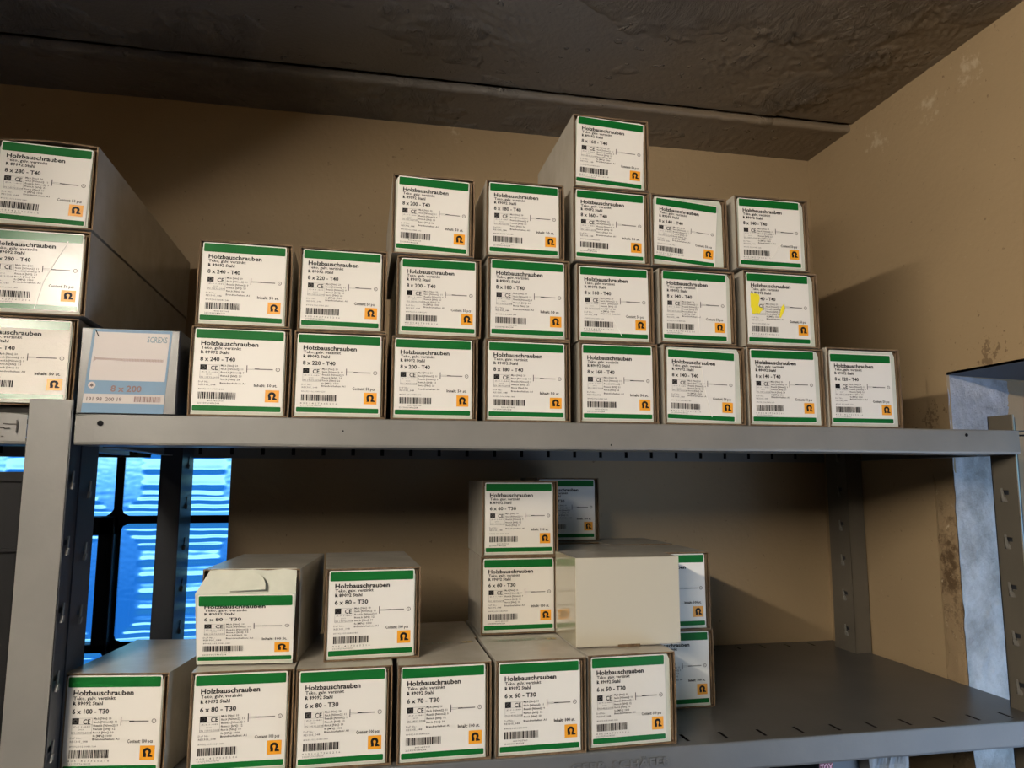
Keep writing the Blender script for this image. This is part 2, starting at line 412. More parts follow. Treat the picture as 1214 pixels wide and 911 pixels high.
for ix in range(4):
    for iz in range(4):
        if ix == 1 and iz == 1: continue     # vent casement sits here
        o = bpy.data.objects.new('glass_block', bm_a if (ix+iz) % 2 else bm_b); COL.objects.link(o); o.parent = w1
        o.location = (xs[ix+1]+J/2, YG, zs[iz+1]+J/2)
# small tilting vent casement, third column, with its own glass
vx0, vx1, vz0, vz1 = xs[2]-J/2+.004, X0+.002, zs[2]-.006, Z0+.006
b = MB(); fwid = .024
b.box((vx0, YG-.014, vz0), (vx0+fwid, YG+.03, vz1)); b.box((vx1-fwid, YG-.014, vz0), (vx1, YG+.03, vz1))
b.box((vx0, YG-.014, vz0), (vx1, YG+.03, vz0+.014)); b.box((vx0, YG-.014, vz1-.030), (vx1, YG+.03, vz1))
b.obj('vent_frame', MDARKST, w1, bevel=.002)
bm_c = block_mesh(vx1-vx0-2*fwid+.01, vz1-vz0-.044+.008, seed=9); bm_c.materials.append(gk)
o = bpy.data.objects.new('vent_pane', bm_c); COL.objects.link(o); o.parent = w1; o.location = (vx0+fwid-.005, YG+.004, vz0+.012)

# ------------------------------------------------------------------ shelving
T = .032; ZL = -.369
def shelf_board(name, label, x0, x1, lx0, lx1, z, depth=.478, ml=None):
    t = thing(name, label, 'shelf', ((x0+x1)/2, depth/2, z)); t.location = (0, 0, z)
    holes = []
    x = .2255 - .0496*40
    while x < x1-.02:
        if x > x0+.02:
            holes.append((x-.0023, x+.0023, .013, .037)); holes.append((x-.0023, x+.0023, depth-.036, depth-.014))
        x += .0496
    mb = MB(); plate(mb, x0, x1, .0015, depth, -.0005, 0, holes, (0, 1, 2)); o = mb.obj('shelf_top', MST2, t); merge(o)
    b = MB(); b.box((x0+.004, .004, -.0065), (x1-.004, .075, -.0055)); b.box((x0+.004, depth-.075, -.0065), (x1-.004, depth-.003, -.0055)); b.obj('slot_shade_strip', MDK, t)  # near-black strips added under the slots so they read as dark gaps
    b = MB(); n = 60                                        # front lip, folded under, slightly dented along its lower edge
    pr = [(.0015, 0.0), (.0004, -.0006), (0, -.002), (0, -T+.003), (.0008, -T+.0006), (.003, -T), (.050, -T), (.050, -T+.0015), (.0035, -T+.0015), (.0018, -T+.004), (.0018, -.002)]
    for i in range(n+1):
        x = lx0 + (lx1-lx0)*i/n
        for k, (y, zz) in enumerate(pr):
            d = .0007*noise.noise((x*18, k*.2, z*5))
            ee = .0016*max(0, 1-min(i, n-i)/1.2) if k in (2, 3, 4) else 0
            b.v.append((x, y + (d if 1 < k < 8 else 0) + ee, zz + (d*.9 if 2 < k < 8 else 0)))
    q = len(pr)
    for i in range(n):
        for k in range(q):
            a = i*q+k; a2 = i*q+(k+1) % q; b.f.append((a, a+q, a2+q, a2)); b.mi.append(0)
    b.f.append(tuple(range(q))); b.f.append(tuple(n*q+i for i in range(q-1, -1, -1))); b.mi += [0, 0]
    b.obj('front_lip', ml or MST, t, smooth=False)
    mb = MB(); hs = [((h[0]+h[1])/2-.003, (h[0]+h[1])/2+.003, -T+.006, -T+.030) for h in holes[::2]]
    plate(mb, x0, x1, -T, -.0015, depth-.0016, depth, [(a, c, d, min(e, -.004)) for a, c, d, e in hs], (0, 2, 1)); o = mb.obj('rear_lip', MST, t); merge(o)
    b = MB(); b.box((x0, depth+.0012, -T+.004), (x1, depth+.0020, -.003)); b.obj('rear_slot_shade', MDK, t)  # added dark backing puts shade into the rear lip's slots
    for xx in (x0, x1-.0015):
        b = MB(); b.box((xx, .09 if xx == x0 else .06, -T), (xx+.0015, .36, -.0016)); b.box((min(xx, xx if xx == x0 else xx-.012), .09, -T), (xx+.0135 if xx == x0 else xx, .36, -T+.0015)); b.obj('side_lip', MST, t)
    return t
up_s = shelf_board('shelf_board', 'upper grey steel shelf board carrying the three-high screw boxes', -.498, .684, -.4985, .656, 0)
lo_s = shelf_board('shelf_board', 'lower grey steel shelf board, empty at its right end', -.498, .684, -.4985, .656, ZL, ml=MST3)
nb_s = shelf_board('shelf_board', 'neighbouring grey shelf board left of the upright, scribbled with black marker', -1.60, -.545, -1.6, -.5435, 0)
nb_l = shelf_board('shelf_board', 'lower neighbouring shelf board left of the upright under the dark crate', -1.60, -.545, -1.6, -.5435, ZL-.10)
# bolt holes / dents in lips
def small_disc(name, x, z, r, mat, parent, y=-.0009):
    b = MB(); b.prism([(x+r*math.cos(a*math.pi/6), y, z+r*math.sin(a*math.pi/6)) for a in range(12)], (0, .0006, 0)); return b.obj(name, mat, parent)
small_disc('bolt_hole', -.474, -.0095, .0030, MDK, up_s)
small_disc('bolt_hole', .572, -.0075, .0022, MDK, up_s)
small_disc('bolt_hole', -.228, -.014, .0010, MDK, up_s)
small_disc('bolt_hole', .082, -.026, .0010, MDK, up_s)
# marker scribble on neighbouring lip
def stroke(name, pts, wdt, mat, parent, y=-.0008):
    b = MB()
    for (a, c) in zip(pts[:-1], pts[1:]):
        d = Vector((c[0]-a[0], c[1]-a[1])); d.normalize(); n = Vector((-d.y, d.x))*wdt/2; e = d*wdt*.3
        b.prism([(a[0]+n.x-e.x, y, a[1]+n.y-e.y), (c[0]+n.x+e.x, y, c[1]+n.y+e.y), (c[0]-n.x+e.x, y, c[1]-n.y+e.y), (a[0]-n.x-e.x, y, a[1]-n.y-e.y)], (0, .0004, 0))
    return b.obj(name, mat, parent)
MMK = Mat('black_marker_ink', rgb(52, 46, 42), .6).m
def lipxz(px, py):          # image coordinates of a mark on the lip face, converted once to the shelf's own metres
    return (-.5436 + (px-33)*.00098, .0015 - (py-489)*.00092)
for pts in ([(24.5, 499), (25, 506), (24.5, 512.5)], [(12, 503), (18, 503.5), (24, 503.5)], [(8, 500), (6, 504), (5.5, 508), (5, 512)], [(0, 508.5), (6, 508), (12, 507), (14, 508.5), (18, 508)], [(-2, 509.5), (1, 509)], [(11, 517), (13, 517)], [(0, 521), (3, 521.5)]):
    stroke('marker_scribble', [lipxz(*p) for p in pts], .0011, MMK, nb_s)

# ------------------------------------------------------------------ uprights
def slot_tab_mesh():
    b = MB()          # bent steel tongue of a shelf-hook slot, local: y across flange, z along
    b.prism([(0, -.006, -.001), (0, -.0035, .011), (0, -.0005, .011), (0, -.002, -.002)], (.0012, 0, 0))
    b.prism([(0, -.010, -.0075), (0, -.0045, -.007), (0, -.003, -.001), (0, -.0075, -.001)], (.0028, 0, 0))
    m = b.mesh('slot_tab'); m.materials.append(MST); return m
TAB = slot_tab_mesh()
def upright(label, x, y, face, fw_, side_w, ztop, zph, pitch=.0635, dirx=-1, front=True, rear_out=0, inset=None, mt=None, ms=None):
    MP = mt or MST; MS_ = ms or MP
    """angle post: side flange (slotted) in plane X=x running back from y; plain flange of width fw_ to dirx side"""
    t = thing('shelf_upright', label, 'upright', (x, y, ZF))
    zb, zt = 0, ztop-ZF; th = .0016
    cy = side_w*.52 if inset is None else inset
    zc = [zph - k*pitch - ZF for k in range(-2, 22)]; zc = [z for z in zc if .05 < z < zt-.012]
    holes = [(cy-.007, cy+.007, z-.008, z+.008) for z in zc]
    keep = [(cy-.007, cy+.0015, z-.008, z+.002) for z in zc]
    holes2 = []
    for (a, c, d, e) in holes:
        holes2.append((a, c, d+.010, e)); holes2.append((cy-.0005, c, d, d+.010))
    mb = MB(); tx = (0, th) if dirx < 0 else (-th, 0)
    plate(mb, 0, side_w, zb, zt, tx[0]-(th if dirx < 0 else 0), tx[1]-(th if dirx < 0 else 0), holes2, (1, 2, 0)) if dirx < 0 else plate(mb, 0, side_w, zb, zt, -th+th, th, holes2, (1, 2, 0))
    o = mb.obj('slotted_flange', MS_, t); merge(o)
    if front:
        b = MB(); b.box((-fw_, 0, zb), (0, th, zt)) if dirx < 0 else b.box((0, 0, zb), (fw_, th, zt)); b.obj('plain_flange', MP, t, bevel=.0008)
    if rear_out:
        b = MB(); b.box((0, side_w-th, zb), (rear_out, side_w, zt)); b.obj('rear_flange', MP, t)
        b = MB(); b.box((-.0006, -.0012, zb), (.0022, .0006, zt)); b.obj('rounded_edge', MEDGE, t, bevel=.0008)
    sgn = 1 if dirx < 0 else -1
    b = MB(); b.box((-.006, .003, zb), (-.005, side_w-.002, zt)) if dirx < 0 else b.box((.005, .003, zb), (.006, side_w-.002, zt)); b.obj('slot_backing', MDARKST, t)  # added dark plate behind the slots so they show no light
    for z in zc:
        if -1.0 < z+ZF:
            q = bpy.data.objects.new('slot_tab', TAB); COL.objects.link(q); q.parent = t; q.location = (0 if sgn > 0 else 0, cy+.006, z); q.scale = (sgn, 1, 1)
    return t
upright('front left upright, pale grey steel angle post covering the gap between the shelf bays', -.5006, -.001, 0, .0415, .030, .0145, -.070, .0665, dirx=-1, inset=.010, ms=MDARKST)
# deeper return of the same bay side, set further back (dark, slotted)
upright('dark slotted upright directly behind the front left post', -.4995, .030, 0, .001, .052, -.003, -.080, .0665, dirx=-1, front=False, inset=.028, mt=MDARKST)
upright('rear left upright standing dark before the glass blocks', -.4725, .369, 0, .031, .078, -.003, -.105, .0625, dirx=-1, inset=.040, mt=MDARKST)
upright('front right upright with hook slots beside the white window recess', .6575, .012, 0, .0, .041, .0225, -.088, .0632, dirx=1, front=False, rear_out=.045, inset=.022, mt=MPOST)
upright('rear right upright with hook slots in the back corner', .6545, .369, 0, .032, .058, -.003, -.150, .0615, dirx=1, inset=.022, mt=MPOST)

# ------------------------------------------------------------------ text and label prints
def text_mesh(items, thick_default=0.0):
    """items: (string, u0, u1, baseline_v, cap, bold, res) in label units, v downwards"""
    V = []; F = []
    for it in items:
        s, u0, u1, bv, cap, bold, res = it
        cu = bpy.data.curves.new('t', 'FONT'); cu.body = s; cu.size = 1; cu.resolution_u = res; cu.offset = bold
        ob = bpy.data.objects.new('t', cu); me = bpy.data.meshes.new_from_object(ob)
        xs_ = [v.co.x for v in me.vertices]
        if not xs_: continue
        x0, x1 = min(xs_), max(xs_); sx_ = (u1-u0)/(x1-x0); sz = cap/.729
        n = len(V)
        V += [((v.co.x-x0)*sx_+u0, 0, -bv + v.co.y*sz) for v in me.vertices]
        F += [tuple(n+i for i in p.vertices) for p in me.polygons]
        bpy.data.objects.remove(ob); bpy.data.curves.remove(cu); bpy.data.meshes.remove(me)
    m = bpy.data.meshes.new('printed_text'); m.from_pydata(V, [], F)
    bm = bmesh.new(); bm.from_mesh(m)
    for fc in bm.faces:
        if fc.normal.y > 0: fc.normal_flip()
    bm.to_mesh(m); bm.free(); return m
def rects_mesh(name, rects):
    b = MB()
    for (u0, v0, u1, v1) in rects: b.poly([(u0, 0, -v1), (u1, 0, -v1), (u1, 0, -v0), (u0, 0, -v0)])
    m = b.mesh(name); return m
def ring(b, u, v, r0, r1, n=14):
    for i in range(n):
        a, c = 2*math.pi*i/n, 2*math.pi*(i+1)/n
        b.poly([(u+r0*math.cos(a), 0, -v+r0*math.sin(a)), (u+r1*math.cos(a), 0, -v+r1*math.sin(a)), (u+r1*math.cos(c), 0, -v+r1*math.sin(c)), (u+r0*math.cos(c), 0, -v+r0*math.sin(c))])
rb = random.Random(3)
def barcode(u0, u1, v0, v1, seed):
    r = random.Random(seed); x = u0; out = []
    while x < u1:
        w = r.choice((.004, .006, .010, .015)); out.append((x, v0, min(u1, x+w), v1)); x += w + r.choice((.004, .006, .009))
    return out
FIX = {}
def get_prints(kind, size, lot):
    """kind 'c' Content / 'i' Inhalt"""
    key = (kind, size, lot)
    if key in FIX: return FIX[key]
    six = size.startswith('6')
    cnt = ('100' if six else '50')
    if lot == 'open': cnt = '100'
    big = [('Holzbauschrauben', .070, .705, .205, .054, .030, 2), ('Teko, galv. verzinkt', .073, .515, .252, .036, .022, 1),
           ('R 89092 Stahl', .072, .385, .306, .038, .030, 1), (size, .070, .455 if len(size) > 11 else .44, .395, .050, .026, 2)]
    if kind == 'c': big.append(('Content: %s pcs' % cnt, .665, .935, .700, .038, .022, 1))
    else: big.append(('Inhalt: %s %s' % (cnt, 'St.' if lot == 'open' else 'st.'), .675, .935, .690, .036, .026, 1))
    big.append(('CE', .19, .268, .502, .052, .02, 2))
    t1 = text_mesh(big)
    num = size.split(' ')[2]; d = '%03d' % int(num)
    fine = []
    par = ['My,k [Nm]: %s' % ('10' if six else '20'), 'fax,k [N/mm2]: 11', 'fhead,k [N/mm2]: 9', 'ftens,k [kN]: %s' % ('12' if six else '21'), 'ftor,k [Nm]: %s' % ('10' if six else '26')]
    if kind == 'c': par.append('fu [MPa]: 1000')
    par.append('Brandverhalten: A1')
    for i, p in enumerate(par):
        v = .455 + i*(.036 if kind == 'c' else .0415)
        if i == len(par)-1: v = .668
        fine.append((p, .300, .300+.0145*len(p)+(.02 if i == len(par)-1 else 0), v, .022, .018, 1))
    fine += [('Z-9.1-449', .09, .27, .535, .014, 0, 1), ('2013', .145, .20, .565, .014, 0, 1), ('EN 14592:2008', .075, .285, .598, .018, 0, 1),
             ('DoP No.:', .065, .185, .655, .020, .004 if kind == 'i' else 0, 1), ('RE1305_048', .068, .252, .690, .021, .006 if kind == 'i' else 0, 1),
             ('89092.0%s.0080.%s' % ('15' if six else '16', d), .066, .345, .740, .018, .005 if kind == 'i' else 0, 1)]
    if kind == 'c': fine += [('4 0 5 1 4 2 7 3 6 5 2 1 6', .055, .49, .888, .020, .002, 1), ('2113727/96180/05', .06, .30, .915, .017, .0, 1)]
    else: fine += [('4051427365', .17, .35, .880, .015, .004, 1), ('2213909/1496268', .062, .305, .910, .019, .006, 1)]
    t2 = text_mesh(fine)
    R = [(.075, .440, .148, .505)]
    t3r = barcode(.066, .478, .768, .850, hash_(size+kind))
    lines = [(.148, .440, .288, .4425), (.286, .440, .2885, .605), (.075, .6025, .288, .605), (.075, .505, .0775, .605), (.148, .505, .288, .507)]
    b = MB()
    for (u0, v0, u1, v1) in t3r: b.poly([(u0, 0, -v1), (u1, 0, -v1), (u1, 0, -v0), (u0, 0, -v0)])
    blackm = b.mesh('barcode'); b = MB()
    for (u0, v0, u1, v1) in ((.585, .432, .593, .518), (.675, .470, .728, .482)): b.poly([(u0, 0, -v1), (u1, 0, -v1), (u1, 0, -v0), (u0, 0, -v0)])
    headm = b.mesh('screw_head'); sqm = rects_mesh('approval_mark', R)
    b = MB()
    for (u0, v0, u1, v1) in lines+[(.593, .468, .675, .471), (.593, .482, .675, .485), (.728, .471, .880, .483)]: b.poly([(u0, 0, -v1), (u1, 0, -v1), (u1, 0, -v0), (u0, 0, -v0)])
    ring(b, .935, .476, .017, .025); ring(b, .935, .476, .004, .008, 6)
    ring(b, .1115, .4725, .012, .024, 12)
    greym = b.mesh('drawing_lines')
    if lot == 'open':      # print is stretched sideways relative to its height, title cut by the green band
        pass
    FIX[key] = (t1, t2, blackm, greym, headm, sqm)
    return FIX[key]
def hash_(s): return sum((i+1)*ord(c) for i, c in enumerate(s))
BANDT = rects_mesh('green_band', [(0.010, .014, .988, .122)]); BANDB = rects_mesh('green_band', [(.010, .930, .988, .992)])
def rounded(u0, v0, u1, v1, r=.012, n=3):
    pts = []
    for (cx, cv, a0) in ((u1-r, v0+r, 0), (u0+r, v0+r, 90), (u0+r, v1-r, 180), (u1-r, v1-r, 270)):
        for i in range(n+1):
            a = math.radians(a0+90*i/n); pts.append((cx+r*math.cos(a), 0, -cv+r*math.sin(a)))
    return pts
def band_mesh(u0, v0, u1, v1):
    b = MB(); b.poly(rounded(u0, v0, u1, v1)); return b.mesh('green_band')
BANDT = band_mesh(.012, .014, .986, .122); BANDB = band_mesh(.012, .928, .986, .990)
LOGO = rects_mesh('logo_square', [(.805, .728, .962, .875)])
def logo_mark():
    # black arch with a keyhole gap and a kicked right foot, built as two halves
    b = MB(); cx, cv = .882, -.790; ro, ri, sl = .044, .017, .008; n = 10
    O = [(cx+ro*math.cos(math.pi*i/n), cv+ro*.9*math.sin(math.pi*i/n)) for i in range(n+1)]
    I = [(cx+ri*math.cos(math.pi*i/n), cv-.004+ri*math.sin(math.pi*i/n)) for i in range(n+1)]
    for i in range(n): b.poly([(O[i][0], 0, O[i][1]), (O[i+1][0], 0, O[i+1][1]), (I[i+1][0], 0, I[i+1][1]), (I[i][0], 0, I[i][1])])
    P = lambda *q: b.poly([(cx+u, 0, cv+v) for u, v in q])
    P((-ro, 0), (-ri, -.004), (-sl, -.022), (-sl, -.054), (-ro+.002, -.054), (-ro+.006, -.040), (-ro+.002, -.020))
    P((ri, -.004), (ro, 0), (ro-.004, -.018), (ro-.014, -.026), (sl+.004, -.022))
    P((sl+.004, -.022), (ro-.014, -.026), (ro+.016, -.044), (ro+.012, -.054), (sl, -.054), (sl, -.030))
    return b.mesh('logo_mark')
LMARK = logo_mark()
def sheet_mesh():
    b = MB(); b.prism(rounded(0, 0, 1, 1, .02), (0, .3, 0)); return b.mesh('label')
SHEET = sheet_mesh(); SHEETS = {}
def use(name, me, mat, parent, loc=(0, 0, 0), scale=None):
    key = (me.name, mat.name)
    if key not in SHEETS:
        m = me if not me.materials else me.copy()
        if me.materials: m.materials.clear()
        m.materials.append(mat); SHEETS[key] = m
    o = bpy.data.objects.new(name, SHEETS[key]); COL.objects.link(o); o.parent = parent; o.location = loc
    if scale: o.scale = scale
    return o
def add_label(parent, x0, x1, z0, z1, y, kind, size, tilt=0, finish='n', lot=''):
    w, h = x1-x0, z1-z0
    mats = {'n': (MLAB, MGR), 'g': (MLABG, MGRG), 'c': (MLABC, MGRG)}[finish]
    if tilt:
        ca, sa = math.cos(tilt), math.sin(tilt); cx, cz = (x0+x1)/2, (z0+z1)/2
        ox = cx + ca*(-w/2) + sa*(h/2); oz = cz - sa*(-w/2) + ca*(h/2); loc = (ox, y, oz)
    else: loc = (x0, y, z1)
    lb = use('label', SHEET, mats[0], parent, loc, (w, .001, h)); lb.rotation_euler = (0, tilt, 0)
    t1, t2, bk, gy, hd, sq = get_prints(kind, size, lot)
    e = -.25                                            # in the label's own thickness units (0.25 mm proud)
    use('printed_text', t1, MBK, lb, (0, e, 0)); use('fine_print', t2, MGY if kind == 'c' else MBK, lb, (0, e, 0))
    use('barcode', bk, MBK, lb, (0, e, 0)); use('screw_head', hd, MBK, lb, (0, e*1.2, 0)); use('approval_mark', sq, MBK, lb, (0, e, 0)); use('screw_drawing', gy, MGY2, lb, (0, e, 0))
    use('green_band', BANDT, mats[1], lb, (0, e*1.3, 0)); use('green_band', BANDB, mats[1], lb, (0, e, 0))
    use('logo_square', LOGO, MOR, lb, (0, e, 0)); use('logo_mark', LMARK, MBK, lb, (0, e*1.7, 0))
    return lb

# ------------------------------------------------------------------ screw boxes
def carton_body(t, w, h, L, bow=0, side=0, wear=.0006, seed=0):
    """open-fronted sleeve: coated outside, kraft inside and on the cut edges; cut edge wavy from wear"""
    r = random.Random(seed); th = .0016; n = 6
    ys = [0, L*.12, L*.5, L]; fade = [1, .6, .15, 0]
    def ring_pts(off, k):
        P = []; a = 0+off; bx = w-off; cz = 0+off; dz = h-off
        f = fade[k]
        for i in range(n): u = i/n; P.append((a+(bx-a)*u, cz))
        for i in range(n): u = i/n; P.append((bx+side*f*math.sin(math.pi*u), cz+(dz-cz)*u))
        for i in range(n): u = i/n; P.append((bx-(bx-a)*u, dz+bow*f*math.sin(math.pi*u)))
        for i in range(n): u = i/n; P.append((a-side*.6*f*math.sin(math.pi*u), dz-(dz-cz)*u))
        return P
    b = MB(); K = 4*n
    jit = [r.uniform(-1, 1)*wear for _ in range(K)]
    O = []; I = []
    for k, y in enumerate(ys):
        po, pi = ring_pts(0, k), ring_pts(th, k)
        O.append(len(b.v)); b.v += [(p[0], y+(jit[i] if k == 0 else 0), p[1]) for i, p in enumerate(po)]
        I.append(len(b.v)); b.v += [(p[0], y+(jit[i] if k == 0 else 0), p[1]) for i, p in enumerate(pi)]
    for k in range(len(ys)-1):
        for i in range(K):
            j = (i+1) % K
            b.f.append((O[k]+i, O[k]+j, O[k+1]+j, O[k+1]+i)); b.mi.append(0)
            b.f.append((I[k]+i, I[k+1]+i, I[k+1]+j, I[k]+j)); b.mi.append(1)
    for i in range(K):
        j = (i+1) % K; b.f.append((O[0]+i, I[0]+i, I[0]+j, O[0]+j)); b.mi.append(1)
    b.f.append(tuple(O[-1]+i for i in range(K))); b.mi.append(0)
    return b.obj('carton', [MCART, MKR], t)
def flaps(t, w, h, lx, rx, y=.0022, seed=0):
    r = random.Random(seed)
    c = .0045
    b = MB(); b.prism([(lx, y, .0018), (rx, y, .0018), (rx, y, h-.0045-c), (rx-c*.7, y, h-.0030), (lx+c*.7, y, h-.0030), (lx, y, h-.0045-c)], (0, .0012, 0)); b.obj('front_flap', MFL, t)
    x = rx+.0010                               # folded dust-flap edges, right side
    while x < w-.0030:
        yy = r.uniform(-.0004, .0012); b = MB(); b.box((x, yy, .002+r.uniform(0, .002)), (x+.0010, .012, h-.003-r.uniform(0, .003))); b.obj('dust_flap', MKR, t); x += .0021
    b = MB(); b.box((.0018, .0004, .003), (.0025, .012, h-.004)); b.obj('dust_flap', MKR, t)
    b = MB(); b.box((.0017, .006, .0017), (w-.0017, .0066, h-.0017)); b.obj('inner_flap', MKR, t)
GT = {'A': 'stack of 8 x 280 boxes at far left', 'C': 'pair of 8 x 240 boxes'}
def screw_box(label, x0, x1, z0, h, kind, size, L, y=0.0, rz=0, tilt=0, finish='n', bow=0, side=.0004, lw=(.0034, .0068), lz=(.0046, .0026), seed=0, group='green-banded screw boxes', lab=True):
    w = x1-x0
    t = thing('screw_box', label, 'box', (x0, y, z0), rz, group)
    carton_body(t, w, h, L, bow, side, seed=seed)
    flaps(t, w, h, .0026, w-.0058, seed=seed)
    if lab: add_label(t, lw[0], w-lw[1], lz[0], h-lz[1], .0012, kind, size, tilt, finish)
    return t
G1 = 'screw boxes on the upper shelf'; G2 = 'screw boxes on the lower shelf'
H = .0965
r0 = random.Random(11)
def D(x): return math.radians(x)
U = [
 # label, x0, x1, z0, h, kind, size, L, y, rz, tilt, finish, extra
 ('top box of the far left stack, 8 x 280, with bowed lid', -.597, -.497, .1985, .0945, 'c', '8 x 280 - T40', .450, .004, 0, D(2), 'n', dict(bow=.0028)),
 ('middle box of the far left stack, 8 x 280, under clear tape with a crease', -.599, -.498, .1035, .0930, 'c', '8 x 280 - T40', .450, .003, 0, D(.5), 'g', {}),
 ('bottom box of the far left stack, crinkled glossy tape over its label', -.606, -.5045, .0085, .0935, 'i', '8 x 280 - T40', .450, .000, D(4.5), 0, 'c', {}),
 ('8 x 240 box, upper one of the two-high stack beside the blue box', -.388, -.2895, .0995, .0960, 'i', '8 x 240 - T40', .270, .002, 0, D(.6), 'n', dict(side=.001)),
 ('8 x 240 box, lower one of the two-high stack, right of the blue box', -.3905, -.2870, 0, .0985, 'i', '8 x 240 - T40', .270, 0, 0, D(.3), 'n', dict(side=.0012)),
 ('8 x 220 box, upper one of its two-high stack', -.2815, -.1840, .0985, .0960, 'c', '8 x 220 - T40', .250, .002, 0, D(.4), 'n', {}),
 ('8 x 220 box, lower one of its two-high stack', -.2835, -.1820, 0, .0975, 'c', '8 x 220 - T40', .250, 0, 0, D(.2), 'n', dict(lz=(.005, .003))),
 ('8 x 200 box on top of its three-high stack, tilted label', -.1795, -.0835, .1930, .0965, 'i', '8 x 200 - T40', .230, .002, 0, D(1.6), 'n', dict(side=.001, lw=(.005, .007))),
 ('8 x 200 box in the middle of its stack, recessed label marked Content', -.1725, -.0745, .0970, .0950, 'c', '8 x 200 - T40', .230, .004, 0, 0, 'n', dict(lw=(.0050, .0060))),
 ('8 x 200 box at the bottom of its stack, standing on the shelf', -.1765, -.0785, 0, .0960, 'i', '8 x 200 - T40', .230, 0, 0, 0, 'n', {}),
 ('8 x 180 box on top of the stack left of the tallest stack', -.0690, .0270, .1970, .0945, 'i', '8 x 180 - T40', .210, .002, 0, D(.3), 'n', {}),
 ('8 x 180 box in the middle of the stack left of the tallest stack', -.0665, .0330, .0975, .0985, 'i', '8 x 180 - T40', .210, .001, 0, D(.2), 'n', {}),
 ('8 x 180 box at the bottom of the stack left of the tallest stack', -.0695, .0325, 0, .0965, 'i', '8 x 180 - T40', .210, 0, 0, D(.2), 'n', {}),
 ('8 x 160 box at the very top of the only four-high stack', .0405, .1390, .2925, .0945, 'c', '8 x 160 - T40', .190, .004, 0, D(2.6), 'n', dict(lw=(.004, .007))),
 ('8 x 160 box, third from the shelf in the four-high stack, marked Inhalt', .0390, .1375, .1975, .0940, 'i', '8 x 160 - T40', .190, .003, 0, D(.8), 'n', {}),
 ('8 x 160 box, second from the shelf in the four-high stack, creased label', .0425, .1405, .0985, .0960, 'c', '8 x 160 - T40', .190, .002, 0, 0, 'n', {}),
 ('8 x 160 box at the bottom of the four-high stack', .0445, .1430, 0, .0975, 'i', '8 x 160 - T40', .190, 0, 0, 0, 'n', {}),
 ('8 x 140 box on top of its stack, its label stuck on crooked', .1405, .2430, .1985, .0930, 'c', '8 x 140 - T40', .170, .003, 0, D(4.2), 'n', dict(lw=(.0035, .0150), lz=(.004, .0065))),
 ('8 x 140 box in the middle of the stack beside the four-high stack', .1485, .2495, .1005, .0945, 'c', '8 x 140 - T40', .170, .002, 0, D(.4), 'n', dict(lw=(.004, .011))),
 ('8 x 140 box at the bottom of its stack, label slanting down right', .1510, .2580, 0, .0985, 'c', '8 x 140 - T40', .170, 0, 0, D(1.6), 'n', dict(lw=(.004, .013), lz=(.005, .006))),
 ('8 x 140 box on top of the rightmost three-high stack', .2540, .3575, .2010, .0970, 'c', '8 x 140 - T40', .170, .002, 0, 0, 'n', dict(lw=(.0055, .011))),
 ('8 x 140 box with yellow highlighter smeared over its label', .2620, .3655, .1010, .0980, 'c', '8 x 140 - T40', .170, .001, 0, 0, 'n', dict(lw=(.004, .012))),
 ('8 x 140 box at the bottom of the rightmost three-high stack', .2630, .3680, 0, .0995, 'c', '8 x 140 - T40', .170, 0, 0, 0, 'n', dict(lw=(.004, .012))),
 ('single 8 x 120 box, last one on the right of the upper shelf', .3735, .4790, 0, .1030, 'c', '8 x 120 - T40', .150, 0, 0, 0, 'n', dict(lw=(.004, .012), lz=(.005, .007))),
]
made = {}
for i, (lb, x0, x1, z0, h, kd, sz, L, y, rz, tl, fin, ex) in enumerate(U):
    made[lb] = screw_box(lb, x0, x1, z0+(.0003 if z0 == 0 else 0), h-.0006, kd, sz, L, y+.0005, rz, tl, fin, seed=i, group=G1, **ex)
tb = made['bottom box of the far left stack, crinkled glossy tape over its label']      # its taped flap bulges out at the bottom
for c_ in tb.children:
    if c_.name.startswith('label'): c_.rotation_euler = (D(-3.5), 0, 0)
    if c_.name.startswith('front_flap'):
        c_.rotation_euler = (D(-3.5), 0, 0); p_ = Vector((0, .0022, .0905)); c_.location = p_ - Matrix.Rotation(D(-3.5), 3, 'X') @ p_
# dark cardboard pad under the far left stack
b = MB(); b.box((-.80, .012, .0002), (-.5015, .42, .0078)); o = b.obj('cardboard_pad', Mat('dark_card', rgb(30, 27, 24), .9).m)
o['label'] = 'dark flat cardboard pad under the far left stack of boxes'; o['category'] = 'pad'
# yellow highlighter stain and ink speck
ylb = made['8 x 140 box with yellow highlighter smeared over its label']
def blob(name, pts, parent, mat, y):
    b = MB(); b.prism([(p[0], y, p[1]) for p in pts], (0, .0001, 0)); return b.obj(name, mat, parent)
bw, bh = .0875, .0895
def LB(u, v): return (.004+u*bw, .005+bh-v*bh)
blob('yellow_stain', [LB(u, v) for u, v in ((.055, .30), (.10, .305), (.13, .298), (.19, .31), (.205, .36), (.195, .40), (.185, .435), (.175, .47), (.20, .50), (.235, .505), (.25, .53), (.215, .555), (.19, .59), (.14, .585), (.10, .60), (.07, .585), (.075, .53), (.055, .50), (.06, .42))], ylb, MYEL, .0007)
blob('yellow_stain', [LB(u, v) for u, v in ((.585, .43), (.605, .50), (.565, .57), (.525, .64), (.505, .63), (.52, .56), (.55, .47))], ylb, MYEL, .0007)

